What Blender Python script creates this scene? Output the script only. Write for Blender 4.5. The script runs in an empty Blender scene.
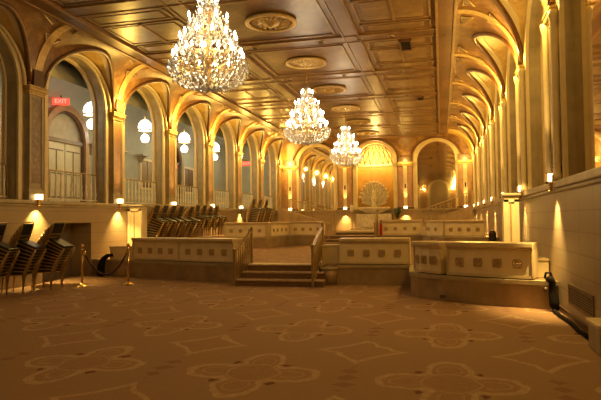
import bpy, math, random
from mathutils import Vector, Matrix
random.seed(7)
PI=math.pi
scene=bpy.context.scene
COL=scene.collection

# ------------------------------------------------------------ node helpers
class N:
    """tiny expression builder for Math nodes"""
    nt=None
    def __init__(s,sock): s.s=sock
    @staticmethod
    def op(o,*a):
        n=N.nt.nodes.new('ShaderNodeMath'); n.operation=o
        for i,v in enumerate(a):
            if isinstance(v,N): N.nt.links.new(v.s,n.inputs[i])
            else: n.inputs[i].default_value=v
        return N(n.outputs[0])
    def __add__(s,o): return N.op('ADD',s,o)
    __radd__=__add__
    def __sub__(s,o): return N.op('SUBTRACT',s,o)
    def __rsub__(s,o): return N.op('SUBTRACT',o,s)
    def __mul__(s,o): return N.op('MULTIPLY',s,o)
    __rmul__=__mul__
    def __truediv__(s,o): return N.op('DIVIDE',s,o)
    def __pow__(s,o): return N.op('POWER',s,o)
    def lt(s,o): return N.op('LESS_THAN',s,o)
    def gt(s,o): return N.op('GREATER_THAN',s,o)
    def abs(s): return N.op('ABSOLUTE',s)
    def cos(s): return N.op('COSINE',s)
    def mx(s,o): return N.op('MAXIMUM',s,o)
    def mn(s,o): return N.op('MINIMUM',s,o)
    def pp(s,scale): return N.op('PINGPONG',s,scale)

def newmat(name):
    m=bpy.data.materials.new(name); m.use_nodes=True
    nt=m.node_tree; b=nt.nodes['Principled BSDF']; N.nt=nt
    return m,nt,b
def rgb(c): return (c[0],c[1],c[2],1)
def mixc(nt,fac,a,b,mode='MIX'):
    n=nt.nodes.new('ShaderNodeMix'); n.data_type='RGBA'; n.blend_type=mode
    if isinstance(fac,N): nt.links.new(fac.s,n.inputs[0])
    elif isinstance(fac,(int,float)): n.inputs[0].default_value=fac
    else: nt.links.new(fac,n.inputs[0])
    for i,v in ((6,a),(7,b)):
        if isinstance(v,tuple): n.inputs[i].default_value=rgb(v)
        else: nt.links.new(v,n.inputs[i])
    return n.outputs[2]
def noise(nt,scale,detail=3,rough=.6,vec=None):
    n=nt.nodes.new('ShaderNodeTexNoise'); n.inputs['Scale'].default_value=scale
    n.inputs['Detail'].default_value=detail; n.inputs['Roughness'].default_value=rough
    if vec is None:
        g=nt.nodes.new('ShaderNodeNewGeometry'); vec=g.outputs['Position']
    nt.links.new(vec,n.inputs['Vector']); return n.outputs['Fac']
def ramp(nt,fac,stops):
    n=nt.nodes.new('ShaderNodeValToRGB'); nt.links.new(fac,n.inputs[0])
    e=n.color_ramp.elements
    while len(e)<len(stops): e.new(.5)
    for k,(p,c) in zip(e,stops): k.position=p; k.color=rgb(c)
    return n.outputs[0]
def bump(nt,b,h,strength=.3,dist=.02):
    n=nt.nodes.new('ShaderNodeBump'); n.inputs['Strength'].default_value=strength; n.inputs['Distance'].default_value=dist
    nt.links.new(h.s if isinstance(h,N) else h,n.inputs['Height']); nt.links.new(n.outputs[0],b.inputs['Normal'])
def simple(name,c,rough=.5,metal=0,var=.25,scale=6,bmp=0):
    m,nt,b=newmat(name)
    f=noise(nt,scale)
    d=tuple(x*(1-var) for x in c); l=tuple(min(1,x*(1+var*.6)) for x in c)
    nt.links.new(ramp(nt,f,[(.3,d),(.7,l)]),b.inputs['Base Color'])
    b.inputs['Roughness'].default_value=rough; b.inputs['Metallic'].default_value=metal
    if bmp: bump(nt,b,f,bmp,.02)
    return m
def emit(name,c,s):
    m,nt,b=newmat(name); b.inputs['Base Color'].default_value=rgb(c)
    b.inputs['Emission Color'].default_value=rgb(c); b.inputs['Emission Strength'].default_value=s
    return m

M={}
M['stone']=simple('cream_limestone',(.42,.33,.19),.45,0,.22,3,.08)
M['stone_base']=simple('tan_marble_plinth',(.36,.245,.13),.35,0,.3,2.5)
M['plaster']=simple('pale_plaster',(.46,.46,.35),.7,0,.1,2)
M['cream']=simple('cream_paint',(.78,.63,.36),.45,0,.08,4)
M['cream_cap']=simple('cream_cap_paint',(.66,.50,.28),.35,0,.1,4)
M['bronze']=simple('aged_bronze_paint',(.50,.34,.16),.5,.2,.3,30,.3)
M['gold']=simple('gilded_metal',(.78,.52,.20),.3,.85,.2,10)
M['giltplaster']=simple('gilded_plaster',(.56,.39,.15),.45,.3,.25,8,.2)
M['brownpaint']=simple('brown_painted_moulding',(.15,.065,.02),.4,.05,.25,6)
M['darkbrown']=simple('dark_brown_stone',(.11,.06,.035),.35,0,.3,8)
M['black']=simple('black_vinyl',(.012,.011,.012),.35,0,.3,10)
M['blackcloth']=simple('black_cloth',(.014,.011,.009),.95,0,.3,10,.3)
M['blackcloth'].node_tree.nodes['Principled BSDF'].inputs['Specular IOR Level'].default_value=.1
M['rope']=simple('dark_red_velvet',(.05,.008,.012),.7,0,.3,30,.3)
M['brass']=simple('polished_brass',(.80,.55,.22),.22,1,.1,5)
M['chairgold']=simple('gold_chair_frame',(.46,.30,.11),.35,.6,.2,8)
M['iron']=simple('dark_iron',(.05,.04,.03),.5,.5,.2,8)
M['white_rail']=simple('ivory_metal',(.80,.74,.58),.4,.1,.1,6)
M['railgold']=simple('antique_gold_rail',(.42,.29,.13),.4,.5,.25,8)
M['steptread']=simple('brown_carpet_step',(.20,.11,.055),.8,0,.3,20)
M['nosing']=simple('tan_step_nosing',(.50,.34,.18),.5,0,.2,10)
M['red']=simple('red_paint',(.45,.02,.015),.35,0,.1,5)
M['dark']=simple('dark_void_paint',(.07,.055,.045),.8,0,.2,3)
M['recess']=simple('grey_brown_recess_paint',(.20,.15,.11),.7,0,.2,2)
M['grille']=simple('bronze_grille_metal',(.22,.15,.08),.5,.4,.2,6)
M['wood']=simple('dark_wood_door',(.14,.075,.035),.4,0,.3,5)
M['corr_door']=simple('cream_door_panel',(.75,.66,.42),.5,0,.1,3)
M['bulb']=emit('candle_bulb',(1,.88,.66),42)
M['lantern']=emit('milk_glass_lantern',(1,.95,.85),6)
M['uplight']=emit('uplight_lens',(1,.72,.32),9)
M['exitred']=emit('exit_sign_red',(1,.06,.03),2.2)
M['exittext']=emit('exit_sign_letters',(1,.22,.16),3)
M['downlight']=emit('small_ceiling_lamp',(1,.8,.5),12)

def mirror_mat():
    m,nt,b=newmat('antique_mirror'); b.inputs['Base Color'].default_value=(.86,.78,.64,1)
    b.inputs['Metallic'].default_value=1; b.inputs['Roughness'].default_value=.04
    return m
M['mirror']=mirror_mat()
def crystal_mat():
    m,nt,b=newmat('cut_crystal')
    b.inputs['Base Color'].default_value=(.90,.88,.82,1); b.inputs['Roughness'].default_value=.08
    b.inputs['Metallic'].default_value=.0; b.inputs['Specular IOR Level'].default_value=1
    b.inputs['Transmission Weight'].default_value=.35; b.inputs['IOR'].default_value=1.5
    return m
M['crystal']=crystal_mat()

def carpet():
    m,nt,b=newmat('patterned_carpet')
    g=nt.nodes.new('ShaderNodeNewGeometry'); sx=nt.nodes.new('ShaderNodeSeparateXYZ')
    wn=nt.nodes.new('ShaderNodeTexNoise'); wn.inputs['Scale'].default_value=4.5; wn.inputs['Detail'].default_value=2
    nt.links.new(g.outputs['Position'],wn.inputs['Vector'])
    nt.links.new(g.outputs['Position'],sx.inputs[0])
    X=N(sx.outputs[0])+(N(wn.outputs['Fac'])-.5)*.14; Y=N(sx.outputs[1])+(N(wn.outputs['Fac'])-.5)*.14
    def cell(x0,y0,px,py):
        u=((X-(x0-px/2))/px); v=((Y-(y0-py/2))/py)
        u=(N.op('FRACT',u)-.5)*px; v=(N.op('FRACT',v)-.5)*py
        return u,v
    px,py=1.95,2.28
    u,v=cell(.05,5.50,px,py)
    v=v*.98; u=u*1.14
    r=N.op('SQRT',u*u+v*v)
    au=u.abs(); av=v.abs(); pu=au.mx(av); pv=au.mn(av)
    e=N.op('SQRT',((pu-.44)/.27)*((pu-.44)/.27)+(pv/.20)*(pv/.20))
    sd=((e-1)*.21).mn(r-.33)
    tip=(pu-.70)+pv*1.6
    sd=sd.mn(tip.mx(.60-pu))
    ringA=sd.gt(0.0)*sd.lt(.075)
    inA=sd.lt(0.0)
    ringA2=(r-.30).abs().lt(.018)+((e-.62).abs().lt(.06))*pu.gt(.34)
    dots=((au-.335).abs()+(av-.335).abs()).lt(.055)
    u2,v2=cell(.05+px/2,5.50+py/2,px,py)
    v2=v2*.9
    p=(u2.abs()+.0001)**.8+(v2.abs()+.0001)**.8
    ringB=p.gt(.52)*p.lt(.62)
    inB=p.lt(.52)
    u3,v3=cell(.05+px/2,5.50,px,py)
    d3=u3.abs()+((v3.abs()).pp(.16)-.0).abs()
    chain=(u3.abs().lt(.12))*(v3.abs().lt(.42))*((u3.abs()+(v3.abs().pp(.12))).lt(.10))
    ns=N(noise(nt,14,4,.7)); nf=N(noise(nt,90,2,.6)); nl=N(noise(nt,.7,2,.5))
    vine=(ns-.5).abs().lt(.018)
    base=mixc(nt,ns,(.31,.18,.095),(.40,.245,.135))
    base=mixc(nt,nl*.35,base,(.29,.185,.125))
    cream=(.68,.49,.28); red=(.21,.085,.055)
    c=mixc(nt,(inA+inB).mn(1)*(ns.gt(.47)*.55+.25),base,(.33,.18,.10))
    c=mixc(nt,vine*(inA+inB).mn(1)*.5,c,(.44,.30,.16))
    c=mixc(nt,(ringA+ringB).mn(1)*(ns*1.1-.19).mx(0),c,cream)
    c=mixc(nt,(ringA2.mn(1))*.25,c,cream)
    c=mixc(nt,(chain)*.5,c,red)
    c=mixc(nt,dots*.85,c,(.13,.03,.02))
    nt.links.new(c,b.inputs['Base Color']); b.inputs['Roughness'].default_value=.9
    b.inputs['Specular IOR Level'].default_value=.15
    bump(nt,b,nf,.35,.01)
    return m
M['carpet']=carpet()

def painted(name,a,bb,c,scale,rough=.4,spec=.5):
    m,nt,b=newmat(name)
    f=noise(nt,scale,6,.7); f2=noise(nt,scale*4,4,.6)
    col=ramp(nt,f,[(.25,a),(.5,bb),(.75,c)])
    s=(N(f2)-.5).abs().lt(.03)
    col=mixc(nt,s*.22,col,(.24,.13,.05))
    nt.links.new(col,b.inputs['Base Color']); b.inputs['Roughness'].default_value=rough
    b.inputs['Specular IOR Level'].default_value=spec
    bump(nt,b,f2,.15,.02)
    return m
M['ceil']=painted('painted_ceiling_panel',(.07,.032,.012),(.165,.085,.03),(.34,.21,.075),1.6,.38)
M['ceil2']=painted('painted_cartouche_panel',(.12,.06,.02),(.24,.14,.05),(.44,.29,.11),1.4,.36)
M['beam']=painted('painted_beam',(.10,.042,.013),(.155,.07,.023),(.23,.12,.04),1.5,.35)
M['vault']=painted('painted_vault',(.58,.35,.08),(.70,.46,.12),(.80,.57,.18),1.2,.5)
M['shaft']=painted('reddish_marble_panel',(.30,.14,.06),(.42,.22,.10),(.52,.31,.15),5,.3)
M['arabesque']=painted('arabesque_panel',(.12,.075,.05),(.23,.15,.10),(.42,.31,.20),9,.4)
M['mottled']=painted('gold_mottled_plaster',(.32,.155,.035),(.44,.24,.055),(.58,.36,.10),1.6,.4)

def blockwall():
    m,nt,b=newmat('panelled_stone_wall')
    g=nt.nodes.new('ShaderNodeNewGeometry'); sx=nt.nodes.new('ShaderNodeSeparateXYZ')
    nt.links.new(g.outputs['Position'],sx.inputs[0])
    Y=N(sx.outputs[1])+N(sx.outputs[0]); Z=N(sx.outputs[2])
    fy=(N.op('FRACT',Y/.80)-.5).abs(); fz=(N.op('FRACT',(Z-.10)/.305)-.5).abs()
    j=(fy.gt(.485)).mx(fz.gt(.465))
    f=N(noise(nt,3,4,.6))
    col=mixc(nt,f,(.30,.23,.15),(.40,.31,.20))
    col=mixc(nt,j*.7,col,(.22,.15,.09))
    nt.links.new(col,b.inputs['Base Color']); b.inputs['Roughness'].default_value=.4
    bump(nt,b,1-j,.6,.02)
    return m
M['block']=blockwall()
def bandwall():
    m,nt,b=newmat('banded_stone_wall')
    g=nt.nodes.new('ShaderNodeNewGeometry'); sx=nt.nodes.new('ShaderNodeSeparateXYZ')
    nt.links.new(g.outputs['Position'],sx.inputs[0]); Z=N(sx.outputs[2])
    fz=(N.op('FRACT',(Z-.03)/.30)-.5).abs(); j=fz.gt(.47)
    f=N(noise(nt,2.5,4,.6))
    col=mixc(nt,f,(.33,.235,.13),(.43,.315,.18)); col=mixc(nt,j*.6,col,(.24,.16,.09))
    nt.links.new(col,b.inputs['Base Color']); b.inputs['Roughness'].default_value=.42
    bump(nt,b,1-j,.5,.02)
    return m
M['band']=bandwall()

# ------------------------------------------------------------ mesh helpers
class MB:
    def __init__(s): s.v=[]; s.f=[]; s.smooth=set()
    def add(s,vs,fs,T=None,smooth=False):
        o=len(s.v)
        for p in vs:
            p=Vector(p)
            s.v.append(tuple(T@p) if T else tuple(p))
        for f in fs:
            if smooth: s.smooth.add(len(s.f))
            s.f.append(tuple(i+o for i in f))
        return s
    def box(s,x0,x1,y0,y1,z0,z1,T=None):
        v=[(x,y,z) for z in (z0,z1) for y in (y0,y1) for x in (x0,x1)]
        return s.add(v,[(0,2,3,1),(4,5,7,6),(0,1,5,4),(2,6,7,3),(0,4,6,2),(1,3,7,5)],T)
    def frustum(s,a,b,z0,z1,T=None):   # a,b half sizes
        v=[(-a,-a,z0),(a,-a,z0),(a,a,z0),(-a,a,z0),(-b,-b,z1),(b,-b,z1),(b,b,z1),(-b,b,z1)]
        return s.add(v,[(3,2,1,0),(4,5,6,7),(0,1,5,4),(1,2,6,5),(2,3,7,6),(3,0,4,7)],T)
    def lathe(s,prof,n=16,T=None,a0=0,a1=2*PI,smooth=True,cap=True):
        full=abs(a1-a0-2*PI)<1e-6; m=n if full else n+1
        v=[];f=[]
        for r,z in prof:
            for k in range(m):
                a=a0+(a1-a0)*k/n; v.append((r*math.cos(a),r*math.sin(a),z))
        for j in range(len(prof)-1):
            for k in range(n):
                k2=(k+1)%m
                f.append((j*m+k,j*m+k2,(j+1)*m+k2,(j+1)*m+k))
        if cap and full:
            f.append(tuple(range(m-1,-1,-1))); f.append(tuple((len(prof)-1)*m+k for k in range(m)))
        return s.add(v,f,T,smooth)
    def tube(s,pts,r,n=8,T=None,closed=False):
        pts=[Vector(p) for p in pts]; v=[];f=[]
        L=len(pts); up=Vector((0,0,1))
        prev=None
        for i,p in enumerate(pts):
            a=pts[(i-1)%L] if (i>0 or closed) else p; c=pts[(i+1)%L] if (i<L-1 or closed) else p
            t=(c-a).normalized()
            if prev is None:
                u=t.cross(up)
                if u.length<1e-3: u=t.cross(Vector((1,0,0)))
            else: u=prev-t*prev.dot(t)
            u.normalize(); prev=u; w=t.cross(u)
            rr=r[i] if isinstance(r,(list,tuple)) else r
            for k in range(n):
                an=2*PI*k/n; v.append(p+u*(rr*math.cos(an))+w*(rr*math.sin(an)))
        for i in range(L if closed else L-1):
            j=(i+1)%L
            for k in range(n):
                k2=(k+1)%n; f.append((i*n+k,i*n+k2,j*n+k2,j*n+k))
        if not closed:
            f.append(tuple(range(n-1,-1,-1))); f.append(tuple((L-1)*n+k for k in range(n)))
        return s.add(v,f,T,True)
    def bar(s,p,q,w,h,up=(0,0,1),T=None):
        p=Vector(p);q=Vector(q);t=(q-p).normalized();u=t.cross(Vector(up))
        if u.length<1e-3: u=t.cross(Vector((1,0,0)))
        u.normalize(); z=u.cross(t)
        v=[]
        for c in (p,q):
            for a,b in ((-1,-1),(1,-1),(1,1),(-1,1)): v.append(c+u*(a*w/2)+z*(b*h/2))
        return s.add(v,[(3,2,1,0),(4,5,6,7),(0,1,5,4),(1,2,6,5),(2,3,7,6),(3,0,4,7)],T)
    def prism(s,poly,z0,z1,T=None):    # poly counter-clockwise
        n=len(poly); v=[(x,y,z0) for x,y in poly]+[(x,y,z1) for x,y in poly]
        f=[tuple(range(n-1,-1,-1)),tuple(range(n,2*n))]
        for i in range(n):
            j=(i+1)%n; f.append((i,j,n+j,n+i))
        return s.add(v,f,T)
    def band(s,outer,inner,d0,d1,fn):
        """ring strip between two open outlines (lists of (s,z)), from depth d0 to d1; fn(s,d,z)->xyz"""
        n=len(outer); v=[]
        for d in (d0,d1):
            for o in outer: v.append(fn(o[0],d,o[1]))
            for o in inner: v.append(fn(o[0],d,o[1]))
        f=[]
        for i in range(n-1):
            f.append((i,i+1,n+i+1,n+i)); f.append((2*n+i,3*n+i,3*n+i+1,2*n+i+1))
            f.append((i,2*n+i,2*n+i+1,i+1)); f.append((n+i,n+i+1,3*n+i+1,3*n+i))
        f.append((0,n,3*n,2*n)); f.append((n-1,3*n-1,4*n-1,2*n-1))
        return s.add(v,f)
    def build(s,name,mat,parent=None,bevel=0):
        me=bpy.data.meshes.new(name); me.from_pydata(s.v,[],s.f); me.update()
        for i in s.smooth: me.polygons[i].use_smooth=True
        me.materials.append(M[mat] if isinstance(mat,str) else mat)
        o=bpy.data.objects.new(name,me); COL.objects.link(o)
        if parent: o.parent=parent
        if bevel:
            b=o.modifiers.new('b','BEVEL'); b.width=bevel; b.segments=2; b.limit_method='ANGLE'
        return o
def tag(o,label=None,cat=None,group=None,kind=None):
    if label: o['label']=label
    if cat: o['category']=cat
    if group: o['group']=group
    if kind: o['kind']=kind
    return o
def thing(name,loc,label,cat,group=None,rz=0):
    o=bpy.data.objects.new(name,None); COL.objects.link(o); o.location=loc; o.rotation_euler=(0,0,rz)
    o.empty_display_size=.1
    return tag(o,label,cat,group)
def struct(o,label=None): o['kind']='structure'; 
def S(mb,name,mat,bevel=0):
    o=mb.build(name,mat,None,bevel); o['kind']='structure'; return o
def copy_tree(o,parent=None):
    c=o.copy(); COL.objects.link(c)
    if parent: c.parent=parent
    for ch in list(o.children): copy_tree(ch,c)
    return c
def light(kind,name,loc,power,color,size=.05,**k):
    l=bpy.data.lights.new(name,kind); l.energy=power; l.color=color
    if kind!='AREA': l.shadow_soft_size=size
    o=bpy.data.objects.new(name,l); COL.objects.link(o); o.location=loc
    if kind=='SPOT':
        l.spot_size=k.get('cone',1); l.spot_blend=k.get('blend',.6)
    if 'aim' in k:
        o.rotation_euler=(Vector(k['aim'])-Vector(loc)).to_track_quat('-Z','Y').to_euler()
    return o
WARM=(1,.61,.12); GOLD=(1,.66,.20); PALE=(1,.90,.66)

# ------------------------------------------------------------ dimensions
XL,XR=-9.81,1.85; FL,FR=-8.77,.45; YE=34.8; YB=-3.0; ZC=6.43; ZS=4.90; B=3.67
Y0L=12.05; Y0R=10.0; LED=2.10
colsL=[Y0L+i*B for i in range(-4,7)]      # -2.63 .. 34.07
colsR=[Y0R+i*B for i in range(-3,7)]      # -1.01 .. 32.02
P2=0.87; P1=0.46
fnL=lambda s,d,z:(XL-d,s,z)      # d goes into the wall
fnR=lambda s,d,z:(XR+d,s,z)
fnE=lambda s,d,z:(s,YE+d,z)
fnB=lambda s,d,z:(s,YB-d,z)

# ------------------------------------------------------------ floors
fl=MB(); fl.box(-14,3,YB-.3,15,-.2,0); S(fl,'floor','carpet')
front=[(-9.9,14.45),(-8.45,14.20),(-6.7,13.62),(-5.0,13.15),(-4.7,13.25),(-2.7,13.25),(-2.4,13.13),(-.68,13.13),(-.66,12.3),(-.62,11.6),(-.45,11.22),(0,10.84),(.45,10.58),(1.0,10.33),(1.85,10.10),(2.1,10.05)]
p=MB(); p.prism([front[0]]+front[1:]+[(2.1,35),(-9.9,35)],-.1,P1-.06); o=S(p,'trim_1','stone_base')
p=MB(); p.prism([(x,y+.06) for x,y in front]+[(2.1,35),(-9.9,35)],P1-.07,P1); S(p,'floor.001','carpet')
front2=[(-9.9,20.2),(-8.05,20.2),(-6.5,20.55),(-6.38,21.2),(-6.25,22.8),(-4.7,22.8),(-2.7,22.8),(-.75,22.8),(-.62,22.2),(-.40,21.0),(.1,20.3),(1.0,20.0),(2.1,19.95)]
p=MB(); p.prism(front2+[(2.1,35),(-9.9,35)],P1-.05,P2-.02); S(p,'trim_2','stone_base')
p=MB(); p.prism([(x,y+.05) for x,y in front2]+[(2.1,35),(-9.9,35)],P2-.03,P2); S(p,'floor.002','carpet')
p=MB()
# curb nosing along the first terrace edge
def edge_strip(mb,pts,z0,z1,out=.03,inn=.10):
    n=len(pts)
    for i in range(n-1):
        a=Vector((*pts[i],0)); b=Vector((*pts[i+1],0)); t=(b-a).normalized(); nrm=Vector((t.y,-t.x,0))
        q=[a+nrm*out-t*.01,b+nrm*out+t*.01,b-nrm*inn+t*.01,a-nrm*inn-t*.01]
        mb.prism([(v.x,v.y) for v in q],z0,z1)
edge_strip(p,front[0:4],P1-.06,P1+.01); edge_strip(p,front[6:],P1-.06,P1+.01); S(p,'trim_3','stone')
p=MB(); edge_strip(p,front2[0:6],P2-.04,P2+.01); edge_strip(p,front2[6:],P2-.04,P2+.01); S(p,'trim_4','stone')

# ------------------------------------------------------------ lower walls
# left: wall with an opening 12.0..14.35
w=MB()
w.box(XL-.9,XL,YB-.2,12.3,0,LED-.1); w.box(XL-.9,XL,14.35,YE,0,LED-.1)
w.box(XL-.9,XL,12.3,14.35,1.52,LED-.1)
# chamfered corner of the opening
w.add([(XL,12.3,1.52),(XL,12.3,1.0),(XL,12.9,1.52),(XL-.9,12.3,1.52),(XL-.9,12.3,1.0),(XL-.9,12.9,1.52)],[(0,2,1),(3,4,5),(1,2,5,4)])
S(w,'wall_left','band')
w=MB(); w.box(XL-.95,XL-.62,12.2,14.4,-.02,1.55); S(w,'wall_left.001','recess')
w=MB(); w.box(XL-4,XL+.07,YB,YE,LED-.10,LED); w.box(XL-.5,XL+.04,YB,YE,LED-.16,LED-.1); S(w,'trim_5','stone',.02)
w=MB(); w.box(XR,XR+.7,YB-.2,YE,0,LED-.1); S(w,'wall_right','block')
w=MB(); w.box(XR-.07,XR+.75,YB,YE,LED-.10,LED+.02); w.box(XR-.04,XR+.3,YB,YE,LED-.16,LED-.1); S(w,'trim_6','stone',.02)
w=MB(); w.box(XR-.02,XR+.01,YB,10.12,0,.10); S(w,'baseboard_right','darkbrown')

# ------------------------------------------------------------ arcades
def arc_pts(r,n=24,spring=ZS,c=0,k=1.0):
    return [(c-r*math.cos(PI*i/n),spring+k*r*math.sin(PI*i/n)) for i in range(n+1)]
def arcade(mb,fn,centers,B,open_r,z0,top,d0,d1,spring=ZS,edges=None):
    """wall with arched openings: fills between openings"""
    for c in centers:
        arc=arc_pts(open_r,24,spring,c); inner=[(c-open_r,z0)]+arc+[(c+open_r,z0)]
        outer=[(c-B/2,z0)]+[(c-B/2 if i==0 else (c+B/2 if i==24 else c+(a[0]-c)/open_r*B/2),top) for i,a in enumerate(arc)]+[(c+B/2,z0)]
        mb.band(outer,inner,d0,d1,fn)
midL=[c+B/2 for c in colsL[:-1]]; midR=[c+B/2 for c in colsR[:-1]]
w=MB(); arcade(w,fnL,midL,B,1.31,LED,ZC+.1,.12,.52); w.box(XL-.85,XL-.12,colsL[-1],YE+.1,LED,ZC+.1); w.box(XL-.85,XL-.12,YB,colsL[0],LED,ZC+.1); S(w,'wall_left.002','stone')
w=MB(); arcade(w,fnR,midR,B,1.34,LED,ZC+.1,.06,.30); w.box(XR+.06,XR+.3,colsR[-1],YE+.1,LED,ZC+.1); w.box(XR+.06,XR+.3,YB,colsR[0],LED,ZC+.1); S(w,'wall_right.001','stone')
# archivolts (mouldings framing the arches)
def archivolt(mb,fn,c,r0,r1,d0,d1,z0,spring=ZS):
    a=arc_pts(r0,24,spring,c); o=arc_pts(r1,24,spring,c)
    mb.band([(c-r1,z0)]+o+[(c+r1,z0)],[(c-r0,z0)]+a+[(c+r0,z0)],d0,d1,fn)
w=MB()
for c in midL: archivolt(w,fnL,c,1.31,1.43,.06,.14,LED); archivolt(w,fnL,c,1.25,1.31,.40,.50,LED)
S(w,'trim_7','cream')
w=MB()
for c in midR: archivolt(w,fnR,c,1.32,1.42,.01,.08,LED)
S(w,'trim_8','cream')
# mirrors of the right arcade
for k,c in enumerate(midR):
    if c<5: continue
    m=MB(); arc=arc_pts(1.36,24,ZS,c); o=[(c-1.36,LED)]+arc+[(c+1.36,LED)]
    m.add([fnR(s,.20,z) for s,z in o]+[fnR(s,.23,z) for s,z in o],[tuple(range(len(o))),tuple(range(2*len(o)-1,len(o)-1,-1))])
    t=m.build('arched_mirror','mirror')
    n=int(round((c-midR[3])/B))
    tag(t,'tall arched mirror in the right-hand arcade, %s from the near end'%['nearest','nearest','second','third','fourth','fifth','sixth','seventh','eighth'][n+1 if n>=0 else 0],'mirror','arched mirrors along the right wall')
w=MB(); w.box(XR+.5,XR+.75,YB,YE,LED,ZC); S(w,'wall_right.002','brownpaint')

# end wall and back wall, arches centred on EC
EC=[-7.62,-3.92,-.25]
def endwall(fn,name,lower,mir,extra):
    w=MB()
    edges=[XL-.2]+[(-7.62-3.92)/2,(-3.92-.25)/2]+[XR+.3]
    for c,e0,e1 in zip(EC,edges[:-1],edges[1:]):
        r=1.17; arc=arc_pts(r,24,5.05,c); inner=[(c-r,lower)]+arc+[(c+r,lower)]
        outer=[(e0,lower)]+[((e0 if a[0]<=c else e1) if i in(0,24) else (c+(a[0]-c)/r*(c-e0) if a[0]<c else c+(a[0]-c)/r*(e1-c)),ZC+.1) for i,a in enumerate(arc)]+[(e1,lower)]
        w.band(outer,inner,0,.35,fn)
    S(w,name,'mottled')
    w=MB()
    for c in EC: archivolt(w,fn,c,1.12,1.27,-.10,.30,lower,5.05); archivolt(w,fn,c,1.27,1.36,-.06,.02,lower,5.05)
    S(w,extra,'cream')
endwall(fnE,'wall_far',LED,True,'trim_9')
endwall(fnB,'wall_near',LED,True,'trim_10')
w=MB(); w.box(XL-.2,XR+.2,YE,YE+.5,P1,LED); S(w,'wall_far.001','band')
w=MB(); w.box(XL-.2,XR+.2,YE-.24,YE+.5,LED-.09,LED); S(w,'trim_11','stone')
w=MB(); w.box(XL-.2,XR+.2,YB-.5,YB,0,LED); w.box(XL-.2,XR+.2,YB-.5,YB-.35,LED,ZC); S(w,'wall_near.001','band')
w=MB(); w.box(XL-.2,-5.4,YE+.5,YE+.6,LED,ZC); w.box(-2.4,XR+.3,YE+.5,YE+.6,LED,ZC); S(w,'wall_far.002','brownpaint')
for c,lab in ((EC[0],'arched mirror left of the fountain niche on the end wall'),(EC[2],'arched mirror right of the fountain niche on the end wall')):
    m=MB(); arc=arc_pts(1.16,24,5.05,c); o=[(c-1.16,LED)]+arc+[(c+1.16,LED)]
    m.add([fnE(s,.2,z) for s,z in o]+[fnE(s,.24,z) for s,z in o],[tuple(range(len(o))),tuple(range(2*len(o)-1,len(o)-1,-1))])
    tag(m.build('arched_mirror','mirror'),lab,'mirror')
# fountain niche: half-cylinder, cornice, ribbed half dome
c=EC[1]; R=1.17
w=MB(); w.lathe([(R,LED),(R,4.86)],28,Matrix.Translation((c,YE+.1,0)),0,PI); S(w,'wall_far.003','mottled')
w=MB(); w.lathe([(R,4.78),(R-.05,4.82),(R-.12,4.86),(R-.14,4.95),(R,4.97)],28,Matrix.Translation((c,YE+.1,0)),0,PI); S(w,'trim_12','cream')
w=MB(); w.lathe([(R*math.cos(a),4.95+1.25*math.sin(a)) for a in [PI/2*i/14 for i in range(15)]],28,Matrix.Translation((c,YE+.1,0)),0,PI,cap=False); S(w,'ceiling.003','giltplaster')
w=MB()
for k in range(9):
    for sg in (-1,1):
        pts=[]
        for i in range(13):
            a=PI/2*i/13; th=PI*(k+.5)/9+sg*.5*i/13
            if 0<th<PI: pts.append((c+(R-.02)*math.cos(a)*math.cos(th),YE+.1+(R-.02)*math.cos(a)*math.sin(th),4.95+1.23*math.sin(a)))
        if len(pts)>3: w.tube(pts,.022,5)
S(w,'trim_13','brownpaint')
w=MB(); w.box(c-1.3,c+1.3,YE+.1,YE+1.4,LED-.1,LED); S(w,'trim_14','stone')

# ------------------------------------------------------------ cove vaults
def cove(t,T): return ZS+(ZC-ZS)*math.sqrt(max(0,1-(1-t/T)**2))
HV=1.60; KV=(ZC-.10-ZS)/HV
def vaultz(s): return ZS+KV*math.sqrt(max(0,HV*HV-s*s)) if abs(s)<HV else ZS
def tstar(s,T):
    k=(vaultz(s)-ZS)/(ZC-ZS); return T*(1-math.sqrt(max(0,1-k*k)))
def covebay(vm,cm,rib,fn,c,half,T,pan=None):
    V=[];F=[];n=40
    for i in range(n+1):
        q=-HV*.97+2*HV*.97*i/n; t=tstar(q,T); z=vaultz(q)-.02; wd=min(.22,t*.6)
        V+=[fn(c+q,-(t-.02),z),fn(c+q,-(t-wd),z),fn(c+q,-(t-wd),z+.02)]
    for i in range(n):
        for j in (0,1): F.append((i*3+j,i*3+j+1,i*3+j+4,i*3+j+3))
    gband.add(V,F)
    n=40; ss=[c-half+2*half*i/n for i in range(n+1)]
    tv=[0]; 
    V=[];F=[];na=5;nb=10
    for s in ss:
        q=s-c; t=tstar(q,T); z=vaultz(q)
        for j in range(na): V.append(fn(s,-(t*j/(na-1))+ (.15*(1-j/(na-1)) if abs(q)<HV else 0),z))
    for i in range(n):
        for j in range(na-1): F.append((i*na+j,i*na+j+1,(i+1)*na+j+1,(i+1)*na+j))
    vm.add(V,F,None,True)
    V=[];F=[]
    for s in ss:
        q=s-c; t=tstar(q,T)
        for j in range(nb):
            tt=t+(T-t)*j/(nb-1); V.append(fn(s,-tt,cove(tt,T)))
    for i in range(n):
        for j in range(nb-1): F.append((i*nb+j,i*nb+j+1,(i+1)*nb+j+1,(i+1)*nb+j))
    cm.add(V,F,None,True)
    pts=[]
    for i in range(33):
        q=-HV*.995+2*HV*.995*i/32; t=tstar(q,T); z=vaultz(q); pts.append(fn(c+q,-t,z-.01))
    rib.tube(pts,.065,8)
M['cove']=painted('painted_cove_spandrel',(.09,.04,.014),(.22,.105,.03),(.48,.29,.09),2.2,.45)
gband=MB()
cv=MB(); cb=MB(); rb=MB(); wl=MB()
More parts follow.
